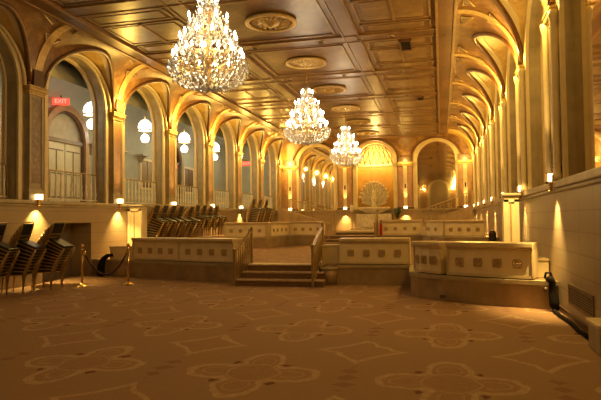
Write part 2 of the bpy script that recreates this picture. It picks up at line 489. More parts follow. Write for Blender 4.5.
def wallrib(fn,c,d): 
    wl.tube([fn(c+1.47*math.cos(PI-PI*i/24),d,ZS+.02+1.36*math.sin(PI*i/24)) for i in range(25)],.045,6)
TL=FL-XL; TR=XR-FR
for c in midL: covebay(cv,cb,rb,fnL,c,B/2,TL); wallrib(fnL,c,.02)
for c in midR: covebay(cv,cb,rb,fnR,c,B/2,TR); wallrib(fnR,c,.04)
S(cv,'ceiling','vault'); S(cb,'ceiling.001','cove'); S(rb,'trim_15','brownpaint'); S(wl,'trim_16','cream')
cv=MB(); cb=MB(); rb=MB(); TE=1.1
for fn in (fnE,fnB):
    for c in EC: covebay(cv,cb,rb,fn,c,1.85,TE)
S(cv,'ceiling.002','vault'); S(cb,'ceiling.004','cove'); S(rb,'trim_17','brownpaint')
S(gband,'trim_27','cream')
# fill strips where the coves do not reach the ends
w=MB(); w.box(XL-.1,FL,colsL[-1],YE,ZC+.02,ZC+.1); w.box(FR,XR+.2,colsR[-1],YE,ZC+.02,ZC+.1); w.box(XL-.1,XL+.5,YB,colsL[0],ZC-.3,ZC+.1); w.box(FR,XR+.2,YB,colsR[0],ZC-.1,ZC+.1); S(w,'ceiling.005','vault')
for (x0,x1,ys,yd) in ((XR,FR,colsR[-1],YE),):
    g=MB(); nb=10; V=[];F=[]
    for s in (ys,yd):
        for j in range(nb):
            tt=TR*j/(nb-1); V.append((XR-tt,s,cove(tt,TR)))
    for j in range(nb-1): F.append((j,j+1,nb+j+1,nb+j))
    g.add(V,F,None,True); S(g,'ceiling.006','vault')
# triangular painted panels in the spandrels between the lunettes (part of the cove)
tri=MB()
def tripan(fn,c,T,sg):
    def P(q,tt,off=.012): return fn(c+q,-(tt)-0,cove(tt,T)-off)
    pass
def spandrel(fn,yc,T):
    # small framed triangles near the ceiling edge and near the springing
    for a,b,wd in ((.90,.72,.34),(.30,.48,.16)):
        for sg in (-1,1):
            if b>a: q0,q1=.03,.30
            else: q0,q1=.38,.95
            pts=[]
            ta=T*a; tb=T*b
            A=fn(yc+sg*q0,-ta-.012,cove(ta,T)-.02); Bp=fn(yc+sg*q1,-ta-.012,cove(ta,T)-.02); C=fn(yc+sg*(q0 if b>a else q0),-tb-.012,cove(tb,T)-.02)
            if b>a: Bp=fn(yc+sg*.30,-tb-.012,cove(tb,T)-.02)
            tri.add([A,Bp,C],[(0,1,2)])
            tri_r.tube([A,Bp,C],.018,5,None,True)
tri_r=MB()
for y in colsL[1:-1]: spandrel(fnL,y,TL)
for y in colsR[1:-1]: spandrel(fnR,y,TR)
S(tri,'trim_18','arabesque'); S(tri_r,'trim_19','giltplaster')

# ------------------------------------------------------------ flat ceiling
w=MB(); w.box(FL,FR,YB,YE-TE+.05,ZC,ZC+.1); S(w,'ceiling.007','ceil')
w=MB(); w.box(XL-.1,XR+.3,YE-TE,YE+.1,ZC+.03,ZC+.1); S(w,'ceiling.008','ceil')
bm=MB(); rl=MB(); pn=MB()
M['rail']=simple('tan_gilt_moulding',(.30,.17,.065),.4,.1,.3,5)
YS=[13.14+1.87+3.74*i for i in range(-4,6)]
for y in YS:
    bm.box(FL,FR,y-.22,y+.22,ZC-.035,ZC+.01)
    for s in (-.25,.25): rl.box(FL,FR,y+s-.02,y+s+.02,ZC-.05,ZC+.01)
for x in (FL+.20,FR-.20): bm.box(x-.22,x+.22,YB,YE-TE,ZC-.05,ZC+.01)
for x in (FL+.03,FL+.46,FR-.46,FR-.03): rl.box(x-.035,x+.035,YB,YE-TE,ZC-.08,ZC+.01)
for x in (-5.75,-2.25): bm.box(x-.17,x+.17,YB,YE-TE,ZC-.03,ZC+.01)
for x in (-5.95,-5.55,-2.45,-2.05): rl.box(x-.018,x+.018,YB,YE-TE,ZC-.045,ZC+.01)
for y0,y1 in zip(YS[:-1],YS[1:]):
    cy=(y0+y1)/2
    # central panel frame
    for a,b,c_,d in ((-5.35,-2.6,y0+.45,y0+.52),(-5.35,-2.6,y1-.52,y1-.45),(-5.35,-5.28,y0+.45,y1-.45),(-2.67,-2.6,y0+.45,y1-.45)):
        rl.box(a,b,c_,d,ZC-.03,ZC+.01)
    for xa,xb in ((FL+.5,-6.0),(-2.0,FR-.5)):
        for ya,yb in ((y0+.35,y0+1.0),(y0+1.15,y1-1.15),(y1-1.0,y1-.35)):
            for a,b,c_,d in ((xa+.1,xb-.1,ya,ya+.05),(xa+.1,xb-.1,yb-.05,yb),(xa+.1,xa+.15,ya,yb),(xb-.15,xb-.1,ya,yb)):
                rl.box(a,b,c_,d,ZC-.022,ZC+.01)
            pn.box(xa+.28,xb-.28,ya+.13,yb-.13,ZC-.02,ZC+.01)
        mx=(xa+xb)/2; rl.box(mx-.03,mx+.03,y0+1.15,y1-1.15,ZC-.045,ZC)
S(bm,'trim_20','beam'); S(rl,'trim_21','rail'); S(pn,'trim_22','ceil2')

# medallions
ORD=['nearest','second','third','fourth','fifth','sixth','seventh','eighth','ninth','tenth']
ME0=None
M['medgold']=simple('antique_gilt_leafwork',(.62,.44,.17),.4,.4,.35,25,.3)
for k in range(6):
    y=13.14+3.74*k
    t=thing('ceiling_medallion',(-3.97,y,ZC),'round gilded ceiling medallion of leaves, %s from the camera'%ORD[k],'ceiling medallion','gilded medallions down the ceiling centre')
    if ME0 is None:
        a=MB(); a.lathe([(.40,-.05),(.44,-.02),(.62,-.02),(.64,-.07),(.55,-.09),(.53,-.05)],40,cap=False); a.build('rim','medgold',t)
        a=MB(); a.lathe([(.0,-.03),(.56,-.03),(.56,.0),(.0,.0)],32); a.build('ground','darkbrown',t)
        l=MB()
        for i in range(20):
            T=Matrix.Rotation(2*PI*i/20,4,'Z')
            l.add([(.24,-.035,-.03),(.24,.035,-.03),(.48,.055,-.035),(.53,0,-.04),(.48,-.055,-.035),(.36,0,-.10)],[(0,1,5),(1,2,5),(2,3,5),(3,4,5),(4,0,5)],T)
        l.build('leaf_ring','medgold',t)
        h=MB(); h.lathe([(.22,-.03),(.20,-.09),(.12,-.10),(.08,-.15),(.0,-.16)],20,cap=False); h.build('boss','medgold',t)
        ME0=t
    else:
        for ch in ME0.children: q=ch.copy(); COL.objects.link(q); q.parent=t
# chandelier ceiling vents and recessed lights
for (x,y,wd,ln,lab) in ((-.87,15.9,.30,.85,'dark rectangular ceiling vent nearest the camera'),(-.72,23.2,.26,.55,'small dark ceiling vent farther down the hall on the right'),(-6.9,9.6,.9,.35,'dark ceiling grille above the left side near the camera')):
    t=thing('ceiling_vent',(x,y,ZC-.045),lab,'vent')
    a=MB()
    for q in (-1,1): a.box(q*wd/2-.02,q*wd/2+.02,-ln/2-.02,ln/2+.02,-.03,.045); a.box(-wd/2,wd/2,q*ln/2-.02,q*ln/2+.02,-.03,.045)
    a.build('frame','brownpaint',t)
    a=MB(); a.box(-wd/2,wd/2,-ln/2,ln/2,.01,.03); a.build('backing','dark',t)
    for i in range(6):
        yy=-ln/2+ln*(i+.5)/6; s_=MB(); s_.bar((-wd/2,yy,-.005),(wd/2,yy,-.005),.05,.008,(0,.5,1)); s_.build('slat','iron',t)
DL=None; k=0
for yi in range(4):
    y=15.01+3.74*yi
    for xi,x in enumerate((-7.3,-5.0,-3.1,-2.05,-1.2)):
        lab='small recessed downlight, %s from the left in the %s cross beam'%(['first','second','third','fourth','fifth'][xi],['nearest','second','third','farthest'][yi])
        t=thing('recessed_downlight',(x,y,ZC-.035),lab,'downlight','recessed downlights in the ceiling beams')
        if DL is None:
            a=MB(); a.lathe([(.085,0),(.085,-.02),(.055,-.02),(.05,0)],16,cap=False); a.build('trim_ring','bronze',t)
            a=MB(); a.lathe([(0,-.026),(.072,-.026),(.072,-.001),(0,-.001)],16); a.build('aperture','dark',t); DL=t
        else:
            for ch in DL.children: q=ch.copy(); COL.objects.link(q); q.parent=t

# ------------------------------------------------------------ corridor behind the left arcade
XC=-13.4
w=MB()
w.box(XC-.3,XC,5,YE,LED,7.0); S(w,'wall_left.003','plaster')
w=MB(); w.box(XC,XL-.45,5,YE,LED-.2,LED-.005); S(w,'floor.003','stone_base')
w=MB()
V=[];F=[];n=16
for y in (4.5,YE):
    for i in range(n+1):
        a=PI*i/n; V.append((-12.05+1.40*math.cos(a),y,5.7+1.1*math.sin(a)))
for i in range(n): F.append((i,i+1,n+2+i,n+1+i))
w.add(V,F,None,True); w.box(XC-.2,-10.6,4.5,YE,6.85,6.95); S(w,'ceiling.009','plaster')
w=MB(); w.box(XC,XL-.8,4.9,5.0,LED,7); w.box(XC,XL-.8,YE,YE+.1,LED,7); S(w,'wall_left.004','plaster')
# diamond ceiling ornaments
for i,y in enumerate((15.7,19.37,23.04)):
    a=MB(); a.add([(-12.05,y-.5,6.77),(-11.75,y,6.75),(-12.05,y+.5,6.77),(-12.35,y,6.75)],[(0,1,2,3)]); 
    o=S(a,'trim_%d'%(23+i),'bronze')
# arched doorways and windows on corridor back wall
def arched_door(y,label,wd,kind):
    t=thing('arched_doorway',(XC,y,LED),label,'doorway')
    fnX=lambda s,d,z:(d,s,z)
    a=MB(); r=wd/2; sp=2.45
    arc=arc_pts(r,20,sp); o=arc_pts(r+.22,20,sp)
    a.band([(-r-.22,0)]+o+[(r+.22,0)],[(-r,0)]+arc+[(r,0)],0.0,.22,fnX); a.build('stone_surround','shaft' if kind=='door' else 'stone',t)
    a=MB(); o=[(-r,sp)]+arc_pts(r,20,sp)[1:-1]+[(r,sp)]
    a.add([(.04,s,z) for s,z in o],[tuple(range(len(o)))]); a.build('fanlight','stone' if kind=='door' else 'mirror',t)
    a=MB(); a.box(.02,.14,-r,r,sp-.12,sp+.02)
    for q in (-1,1): a.box(.02,.12,q*(r-.06)-.06,q*(r-.06)+.06,0,sp-.1)
    a.tube([(.1,(r-.05)*math.cos(PI*i/20),sp+(r-.05)*math.sin(PI*i/20)) for i in range(21)],.05,6)
    a.build('frame','wood',t)
    for q in (-1,1):
        a=MB(); y0,y1=(.02,r-.12) if q>0 else (-r+.12,-.02)
        a.box(.03,.07,y0,y1,0.02,sp-.12)
        d=a.build('door_leaf' ,'corr_door' if kind=='door' else 'mirror',t)
        a=MB()
        for z in (.35,1.2,2.05): a.box(.07,.085,y0+.08,y1-.08,z-.02,z+.02)
        a.box(.07,.085,(y0+y1)/2-.02,(y0+y1)/2+.02,.35,2.05)
        a.build('glazing_bar','wood',d)
    return t
arched_door(17.9,'arched doorway with cream doors under the red exit sign, behind the balcony','1.9' and 2.1,'door')
arched_door(13.6,'arched doorway behind the balcony at the left edge of the hall',2.0,'door')
arched_door(26.4,'arched mirror-paned doorway behind the third balcony arch',1.7,'mir')
arched_door(30.4,'arched doorway at the far end of the balcony passage',1.7,'mir')
for i,(y,lab) in enumerate(((23.9,'dark shuttered window on the passage wall behind the second balcony arch'),(28.4,'small dark shuttered window deep in the balcony passage'))):
    t=thing('shuttered_window',(XC,y,LED+1.0),lab,'window')
    a=MB()
    for q in (-1,1): a.box(.0,.08,q*.6-.05,q*.6+.05,0,1.3)
    a.box(0,.08,-.65,.65,1.25,1.35); a.box(0,.1,-.7,.7,-.08,0); a.build('frame','cream',t)
    for q in (-1,1):
        a=MB(); a.box(.01,.05,q*.29-.26,q*.29+.26,.02,1.24); sh=a.build('shutter','wood',t)
for i,(y,lab) in enumerate(((19.55,'carved stone wall bracket beside the arched doorway in the passage'),(23.3,'carved stone wall bracket left of the shuttered passage window'),(21.6,'carved stone wall bracket midway along the passage wall'))):
    t=thing('wall_bracket',(XC,y,4.45),lab,'wall bracket')
    a=MB(); a.box(0,.35,-.3,.3,.06,.14); a.build('shelf','stone',t)
    a=MB(); a.lathe([(.02,-.28),(.08,-.22),(.14,-.12),(.24,0),(.28,.06)],16,Matrix.Translation((0,0,0)),-PI/2,PI/2,cap=False); a.build('corbel','stone',t)

# lanterns
LN=None
for k,(i,y) in enumerate(((0,13.53),(1,17.2),(2,20.85),(3,24.5),(4,28.2),(5,31.8))):
    lab='hanging milk-glass lantern in the balcony passage, %s along from the near end'%ORD[k]
    t=thing('hanging_lantern',(-11.74,y,0),lab,'lantern','two-tier lanterns hanging along the balcony passage')
    if LN is None:
        a=MB(); a.lathe([(.012,5.7),(.012,6.75)],6); a.build('chain','brass',t)
        a=MB(); a.lathe([(.26,5.27),(.28,5.40),(.24,5.56),(.14,5.68),(.03,5.72)],20); a.build('glass_dome','lantern',t)
        a=MB(); a.lathe([(.275,5.25),(.30,5.28),(.275,5.31)],20,cap=False)
        for j in range(8):
            T=Matrix.Rotation(2*PI*j/8,4,'Z'); a.tube([T@Vector((.28,0,5.3)),T@Vector((.29,0,5.42)),T@Vector((.15,0,5.69))],.008,4)
        a.build('cage','brass',t)
        a=MB(); a.lathe([(.02,4.76),(.12,4.80),(.165,4.90),(.165,5.0),(.10,5.08),(.03,5.12)],18); a.build('glass_globe','lantern',t)
        a=MB(); a.lathe([(.012,5.1),(.012,5.3)],6); a.lathe([(.03,4.70),(.05,4.74),(.02,4.78)],10); a.build('stem','brass',t)
        LN=t
    else:
        for ch in LN.children: q=ch.copy(); COL.objects.link(q); q.parent=t
    light('POINT','lantern_light',(-11.74,y,5.19),50,(.95,.92,.62),.12)
# exit signs
def exit_sign(loc,rz,label,w=.42):
    t=thing('exit_sign',loc,label,'exit sign',None,rz)
    a=MB(); a.box(-w/2,w/2,-.04,.04,-.12,.12); a.build('housing','exitred',t,.01)
    a=MB(); a.box(-.02,.02,-.02,.02,.12,.22); a.build('mount','iron',t)
    cu=bpy.data.curves.new('sign_text','FONT'); cu.body='EXIT'; cu.size=.2; cu.align_x='CENTER'; cu.align_y='CENTER'; cu.extrude=.003
    cu.materials.append(M['exittext'])
    tmp=bpy.data.objects.new('tmp',cu); me=bpy.data.meshes.new_from_object(tmp); bpy.data.objects.remove(tmp)
    o=bpy.data.objects.new('lettering',me); COL.objects.link(o); o.parent=t; o.location=(0,-.045,0); o.rotation_euler=(PI/2,0,0)
exit_sign((-13.0,17.24,5.82),.5,'red EXIT sign above the arched doorway behind the first balcony arch',.55)
exit_sign((-11.1,31.4,4.85),.35,'red EXIT sign in the farthest balcony arch',.5)

# ------------------------------------------------------------ pilasters
def pil_part(fn,y,w,proj,full,lit,side):
    pass
def make_pilaster(side,y,label,w,shaftmat,depth):
    sx=1 if side=='L' else -1
    X=XL if side=='L' else XR
    t=thing('wall_pilaster',(X,y,LED),label,'pilaster','pilasters of the left balcony arcade' if side=='L' else 'pilasters of the right-hand arcade')
    # local +x points into the hall
    def bx(mb,d0,d1,y0,y1,z0,z1):
        a,b=sorted((sx*d0,sx*d1)); mb.box(a,b,y0,y1,z0-LED,z1-LED)
    a=MB(); bx(a,-depth,0.0,-w/2,w/2,LED+.26,4.74); 
    for q in (-1,1):
        bx(a,-.02,.025,q*(w/2-.03)-.03,q*(w/2-.03)+.03,LED+.30,4.72)
    a.build('shaft','stone' ,t)
    a=MB(); bx(a,-.01,.008,-w/2+.07,w/2-.07,LED+.42,4.66); a.build('shaft_panel',shaftmat,t)
    if side=='R':
        for q in (-1,1):
            a=MB(); a.lathe([(.085,0),(.085,.10),(.062,.13),(.055,.2),(.055,2.55),(.085,2.66),(.085,2.74)],12,Matrix.Translation((.05*-sx*-1,q*(w/2+.11),0))); a.build('colonnette','cream',t)
    a=MB(); bx(a,-depth,.05,-w/2-.04,w/2+.04,LED,LED+.16); bx(a,-depth,.03,-w/2-.02,w/2+.02,LED+.16,LED+.26); a.build('base','darkbrown' if side=='R' else 'stone',t,.01)
    a=MB()
    bx(a,-depth,.03,-w/2-.03,w/2+.03,4.72,4.78); bx(a,-depth,.09,-w/2-.08,w/2+.08,4.82,4.90); bx(a,-depth,.05,-w/2-.05,w/2+.05,4.77,4.83); bx(a,-depth,.11,-w/2-.10,w/2+.10,4.90,4.94)
    a.build('capital','giltplaster',t,.008)
    a=MB(); bx(a,-depth,.10,-w/2+.06,w/2-.06,4.94,5.34); a.build('impost_block','darkbrown',t)
    return t
def vault_rib(side,y):
    pass
for i,y in enumerate(colsL):
    if y<8: continue
    n=i-3
    make_pilaster('L',y,'pilaster with %s panel on the left balcony arcade, %s counted from the near end'%('dark arabesque' if n<=1 else 'red-brown marble',ORD[n]),.50,'arabesque' if n<=1 else 'shaft',.35)
for i,y in enumerate(colsR):
    if y<6: continue
    n=i-2
    make_pilaster('R',y,'tall brown-panelled pilaster on the right-hand wall, %s counted from the near end'%ORD[n],.46,'shaft',.35)
# flat ribs that rise from each pilaster over the cove (cream with gold edge)
r1=MB()
def rib(fn,y,T,w=.13):
    pts=[]
    for j in range(13):
        tt=T*(j/12)**1.6
        pts.append((tt,cove(tt,T)-.03))
    V=[];F=[]
    for (tt,z) in pts:
        for q in (-w,w): V.append(fn(y+q,-tt-.02,z))
        for q in (-w,w): V.append(fn(y+q,-tt+.10,z+.04))
    for j in range(12):
        a=j*4;b=a+4; F+= [(a,a+1,b+1,b),(a,b,b+2,a+2),(a+1,a+3,b+3,b+1)]
    r1.add(V,F,None,False)
for y in colsL[1:-1]: rib(fnL,y,TL)
for y in colsR[1:]: rib(fnR,y,TR)
S(r1,'trim_26','giltplaster')
# end wall pilasters
for x,lab in ((-9.30,'end wall pilaster in the left corner'),(-5.77,'end wall pilaster between the left mirror and the fountain niche'),(-2.08,'end wall pilaster between the fountain niche and the right mirror'),(1.42,'end wall pilaster in the right corner')):
    t=thing('wall_pilaster',(x,YE,LED),lab,'pilaster','end wall pilasters')
    a=MB(); a.box(-.42,.42,-.10,0,.02,2.62); a.build('backing','mottled' if False else 'shaft',t)
    a=MB(); a.box(-.11,.11,-.16,-.1,.1,2.60); a.build('shaft','cream',t)
    a=MB(); a.box(-.5,.5,-.2,0,-.02,.1); a.build('base','darkbrown',t)
    a=MB(); a.box(-.46,.46,-.16,0,2.60,2.70); a.box(-.5,.5,-.22,0,2.70,2.84); a.build('capital','giltplaster',t)
    a=MB(); a.box(-.40,.40,-.16,0,2.84,3.20); a.build('impost_block','darkbrown',t)
    a=MB(); a.box(-.04,.04,-.21,-.16,1.25,1.5); a.build('speaker','iron',t)

# ------------------------------------------------------------ fixtures
UF=None
def uplight(x,y,label,dirx,diry):
    """small box lamp on the ledge that throws light up the pilaster and down the wall"""
    t=thing('ledge_lamp',(x,y,LED+.03),label,'lamp','box lamps on the wall ledges')
    a=MB(); a.box(-.09,.09,-.09,.09,0,.03); a.box(-.10,.10,-.10,.10,.20,.22); a.build('casing','brass',t)
    a=MB(); a.box(-.08,.08,-.08,.08,.03,.20); a.build('lens','uplight',t)
    return t
for i,y in enumerate(colsL):
    if y<12: continue
    n=i-4
    uplight(XL-.02+.03+.05,y+.0,'glowing box lamp at the foot of the left arcade pilaster, %s from the near end'%ORD[n],1,0) if False else None
def lamp_set(side,y,label,cap=True,down=True,pc=1,pd=1,pb=1):
    sx=1 if side=='L' else -1; X=XL if side=='L' else XR
    # ledge corbel carrying the lamp box
    t=thing('ledge_lamp',(X+sx*.09,y,LED+.015),label,'lamp','box lamps on the wall ledges')
    a=MB(); a.box(-.07,.07,-.09,.09,-.03,.0); a.box(-.07,-.06,-.09,.09,-.03,.145); a.box(-.07,.07,-.09,.09,.13,.145); a.box(-.03,.02,-.03,.03,-.16,-.02); a.build('casing','brass',t)
    a=MB(); a.box(-.06,.06,-.08,.08,.0,.13); a.build('lens','uplight',t)
    if down: light('SPOT','ledge_lamp_beam',(X+sx*.14,y,LED-.11),(500 if side=='R' else 360)*pd,GOLD,.02,cone=1.35 if side=='R' else 1.75,blend=1.0,aim=(X+sx*.10,y,LED-1.0))
    if pb: light('SPOT','ledge_lamp_upbeam',(X+sx*.30,y,LED+.20),75*pb,GOLD,.04,cone=.9,blend=.9,aim=(X-sx*.02,y,LED+1.9))
    if cap: light('POINT','capital_light',(X+sx*.38,y,5.17),180*pc,WARM,.06)
for i,y in enumerate(colsL):
    if y<12: continue
    n=i-4
    lamp_set('L',y,'glowing box lamp at the foot of a left arcade pilaster, %s from the near end'%ORD[n],cap=n>0,pc=1,pb=0 if n==0 else 1)
for i,y in enumerate(colsR):
    if y<9.5: continue
    n=i-3
    lamp_set('R',y,'glowing box lamp at the foot of a right wall pilaster, %s from the near end'%ORD[n],pc=1.0,pb=2.2)
for x,lab in ((-9.30,'box lamp below the left corner pilaster of the end wall'),(-5.77,'box lamp below the end wall pilaster left of the niche'),(-2.08,'box lamp below the end wall pilaster right of the niche'),(1.42,'box lamp below the right corner pilaster of the end wall')):
    t=thing('ledge_lamp',(x,YE-.14,LED+.02),lab,'lamp','box lamps on the wall ledges')
    a=MB(); a.box(-.11,.11,-.09,.09,-.02,.0);  a.box(-.11,.11,-.09,.09,.14,.155); a.build('casing','brass',t)
    a=MB(); a.box(-.10,.10,-.08,.08,.0,.14); a.build('lens','uplight',t)
    light('SPOT','ledge_lamp_beam',(x,YE-.2,LED-.15),380,GOLD,.02,cone=1.5,blend=1.0,aim=(x,YE-.15,LED-1))
    light('SPOT','ledge_lamp_upbeam',(x,YE-.45,LED+.20),150,GOLD,.04,cone=.6,blend=.7,aim=(x,YE,LED+1.9))
    light('POINT','capital_light',(x,YE-.45,5.05),38,WARM,.05)
for i,y in enumerate(colsR[:3]): light('POINT','capital_light',(XR-.38,y,5.17),45,WARM,.06)
for x in (-9.3,-5.77,-2.08,1.42): light('POINT','capital_light',(x,YB+.45,5.17),40,WARM,.06)
light('POINT','niche_light',(EC[1],YE+.35,5.25),230,GOLD,.1)
light('POINT','niche_light',(EC[1],YE-1.3,4.6),22,WARM,.15)  # fill added in front of the niche to brighten the fountain, no fixture

# ------------------------------------------------------------ chandeliers
def chandelier(y,label,idx):
    t=thing('crystal_chandelier',(-3.97,y,3.88),label,'chandelier','crystal chandeliers along the hall centre')
    H=lambda z:z-3.88
    a=MB(); a.lathe([(.012,1.85),(.012,2.5)],6)
    a.lathe([(.02,2.42),(.10,2.46),(.13,2.5)],14); a.build('chain_rod','brass',t)
    a=MB(); a.lathe([(.02,.05),(.07,.12),(.03,.25),(.06,.45),(.12,.52),(.05,.62),(.04,.9),(.09,1.0),(.04,1.1),(.03,1.5),(.07,1.6),(.03,1.86)],14); a.build('central_stem','gold',t)
    tiers=[(.62,.46,14,.10),(.50,.78,12,.1),(.36,1.12,8,.1),(.18,1.45,5,.08)]
    rnd=random.Random(5+idx)
    crystals=[]
    a=MB()
    bulbs=[]
    for r,z,n,_ in tiers:
        a.tube([(r*.72*math.cos(2*PI*k/28),r*.72*math.sin(2*PI*k/28),z-.03) for k in range(28)],.011,5,None,True)
        for k in range(n):
            an=2*PI*(k+.3*idx)/n; c,s=math.cos(an),math.sin(an)
            pts=[]
            for j in range(9):
                u=j/8; rr=.05+(r-.05)*u; zz=z-.02-.13*math.sin(PI*u)*(1-.3*u)+.04*u
                pts.append((rr*c,rr*s,zz))
            a.tube(pts,.009,5)
            bulbs.append((r*c,r*s,z+.03))
            for u in (.35,.55,.75,.95):
                crystals.append(((.05+(r-.05)*u)*c,(.05+(r-.05)*u)*s,z-.05-.13*math.sin(PI*u),.06))
            for dd in range(3):
                an2=an+(dd-1)*.09; crystals.append((r*math.cos(an2),r*math.sin(an2),z-.02,.05+.03*(dd==1)))
    a.build('arm_frame','gold',t)
    for (x,yy,z) in bulbs:
        b=MB(); b.lathe([(.035,z-.02),(.04,z),(.014,z+.005),(.014,z+.09)],8,Matrix.Translation((x,yy,0))); cn=b.build('candle_cup','crystal',t)
        b=MB(); b.lathe([(.010,z+.09),(.022,z+.115),(.024,z+.14),(.012,z+.175),(.002,z+.20)],8,Matrix.Translation((x,yy,0))); b.build('bulb','bulb',cn)
    # garland drops: cascade basket under the lowest tier and strings on the crown
    for ring in range(9):
        u=ring/8; r=.72*math.cos(u*PI/2*.92); z=.40-.40*math.sin(u*PI/2)+.02
        n=max(5,int(42*r/.66))
        for k in range(n):
            an=2*PI*(k+.5*(ring%2))/n+rnd.uniform(-.03,.03); crystals.append((r*math.cos(an),r*math.sin(an),z+.03+rnd.uniform(-.015,.015),rnd.uniform(.055,.10)))
    for ring in range(6):
        z=.52+ring*.06; r=.62-.02*ring
        n=22
        for k in range(n):
            an=2*PI*(k+.5*(ring%2))/n; crystals.append((r*math.cos(an),r*math.sin(an),z,.045))
    for ring in range(12):
        u=ring/11; z=.78+u*1.0; r=.50*(1-u)**1.1+.06
        n=int(20*(1-u)+6)
        for k in range(n):
            an=2*PI*(k+.37*ring)/n; crystals.append((r*math.cos(an),r*math.sin(an),z,.05))
    rnd.shuffle(crystals)
    def drop(mb,x,yy,z,s):
        w=s*.34
        v=[(x,yy,z),(x+w,yy,z-s*.55),(x,yy+w,z-s*.55),(x-w,yy,z-s*.55),(x,yy-w,z-s*.55),(x,yy,z-s*1.1)]
        mb.add(v,[(0,2,1),(0,3,2),(0,4,3),(0,1,4),(5,1,2),(5,2,3),(5,3,4),(5,4,1)])
    for cdat in crystals[:96]:
        b=MB(); drop(b,cdat[0],cdat[1],cdat[2],cdat[3]*1.4); b.build('crystal_drop','crystal',t)
    b=MB()
    for cdat in crystals[96:]: drop(b,*cdat)
    o=b.build('crystal_drops','crystal',t); o['kind']='stuff'
    b=MB(); b.lathe([(.001,-.06),(.035,-.03),(.045,0),(.03,.04),(.01,.06)],10); b.build('finial','crystal',t)
    # bead strings from crown to the upper tiers
    b=MB()
    for k in range(16):
        an=2*PI*k/16; c,s=math.cos(an),math.sin(an)
        b.tube([(.06*c,.06*s,1.80),(.14*c,.14*s,1.45),(.30*c,.30*s,1.05),(.52*c,.52*s,.75)],.009,4)
    for k in range(24):
        an=2*PI*k/24; c,s=math.cos(an),math.sin(an)
        b.tube([(.66*c,.66*s,.42),(.56*c,.56*s,.18),(.36*c,.36*s,.04),(.05*c,.05*s,-.01)],.008,4)
    b.build('bead_strings','crystal',t)
    for zz,pw in ((4.40,1.25),(5.0,.25)): light('POINT','chandelier_glow',(-3.97,y,zz),CH*pw,(1,.72,.36),.28)
CH=98
chandelier(9.28,'largest crystal chandelier, nearest the camera at upper left',0)
chandelier(16.9,'middle crystal chandelier of the three',1)
chandelier(24.3,'smallest crystal chandelier, farthest down the hall',2)
for y in (2.0,): 
    for zz in (4.6,): light('POINT','chandelier_glow',(-3.97,y,zz),15,(1,.72,.36),.3)

# ------------------------------------------------------------ balustrades in left arches
def balustrade(i,c,x,label,n=11):
    t=thing('balcony_railing',(x,c,LED),label,'railing','railings between the left arcade pilasters')
    h=.85; w=1.22
    a=MB(); a.tube([(0,-w,.45),(0,-w,h-.12),(0,-w+.04,h-.03),(0,-w+.12,h),(0,w-.12,h),(0,w-.04,h-.03),(0,w,h-.12),(0,w,.45)],.022,8); a.bar((0,-w,.45),(0,-w,0),.04,.04); a.bar((0,w,.45),(0,w,0),.04,.04); a.build('handrail','railgold',t)
    a=MB(); a.bar((0,-w,.08),(0,w,.08),.03,.03); a.build('bottom_rail','white_rail',t)
    for k in range(n):
        y=-w+.1+(2*w-.2)*k/(n-1)
        b=MB(); b.lathe([(.018,.08),(.03,.14),(.042,.24),(.024,.38),(.034,.46),(.022,.54),(.018,.70),(.026,.76),(.016,h-.01)],8,Matrix.Translation((0,y,0))); b.build('baluster','white_rail',t)
names=['at the left edge of the hall','in the first full arch, below the exit sign','in the second full arch','in the third full arch','in the fourth full arch','in the fifth full arch','in the farthest arch']
k=0
for c in midL:
    if c<8: continue
    balustrade(k,c,-10.12,'balcony railing with ivory balusters %s'%names[k]); k+=1

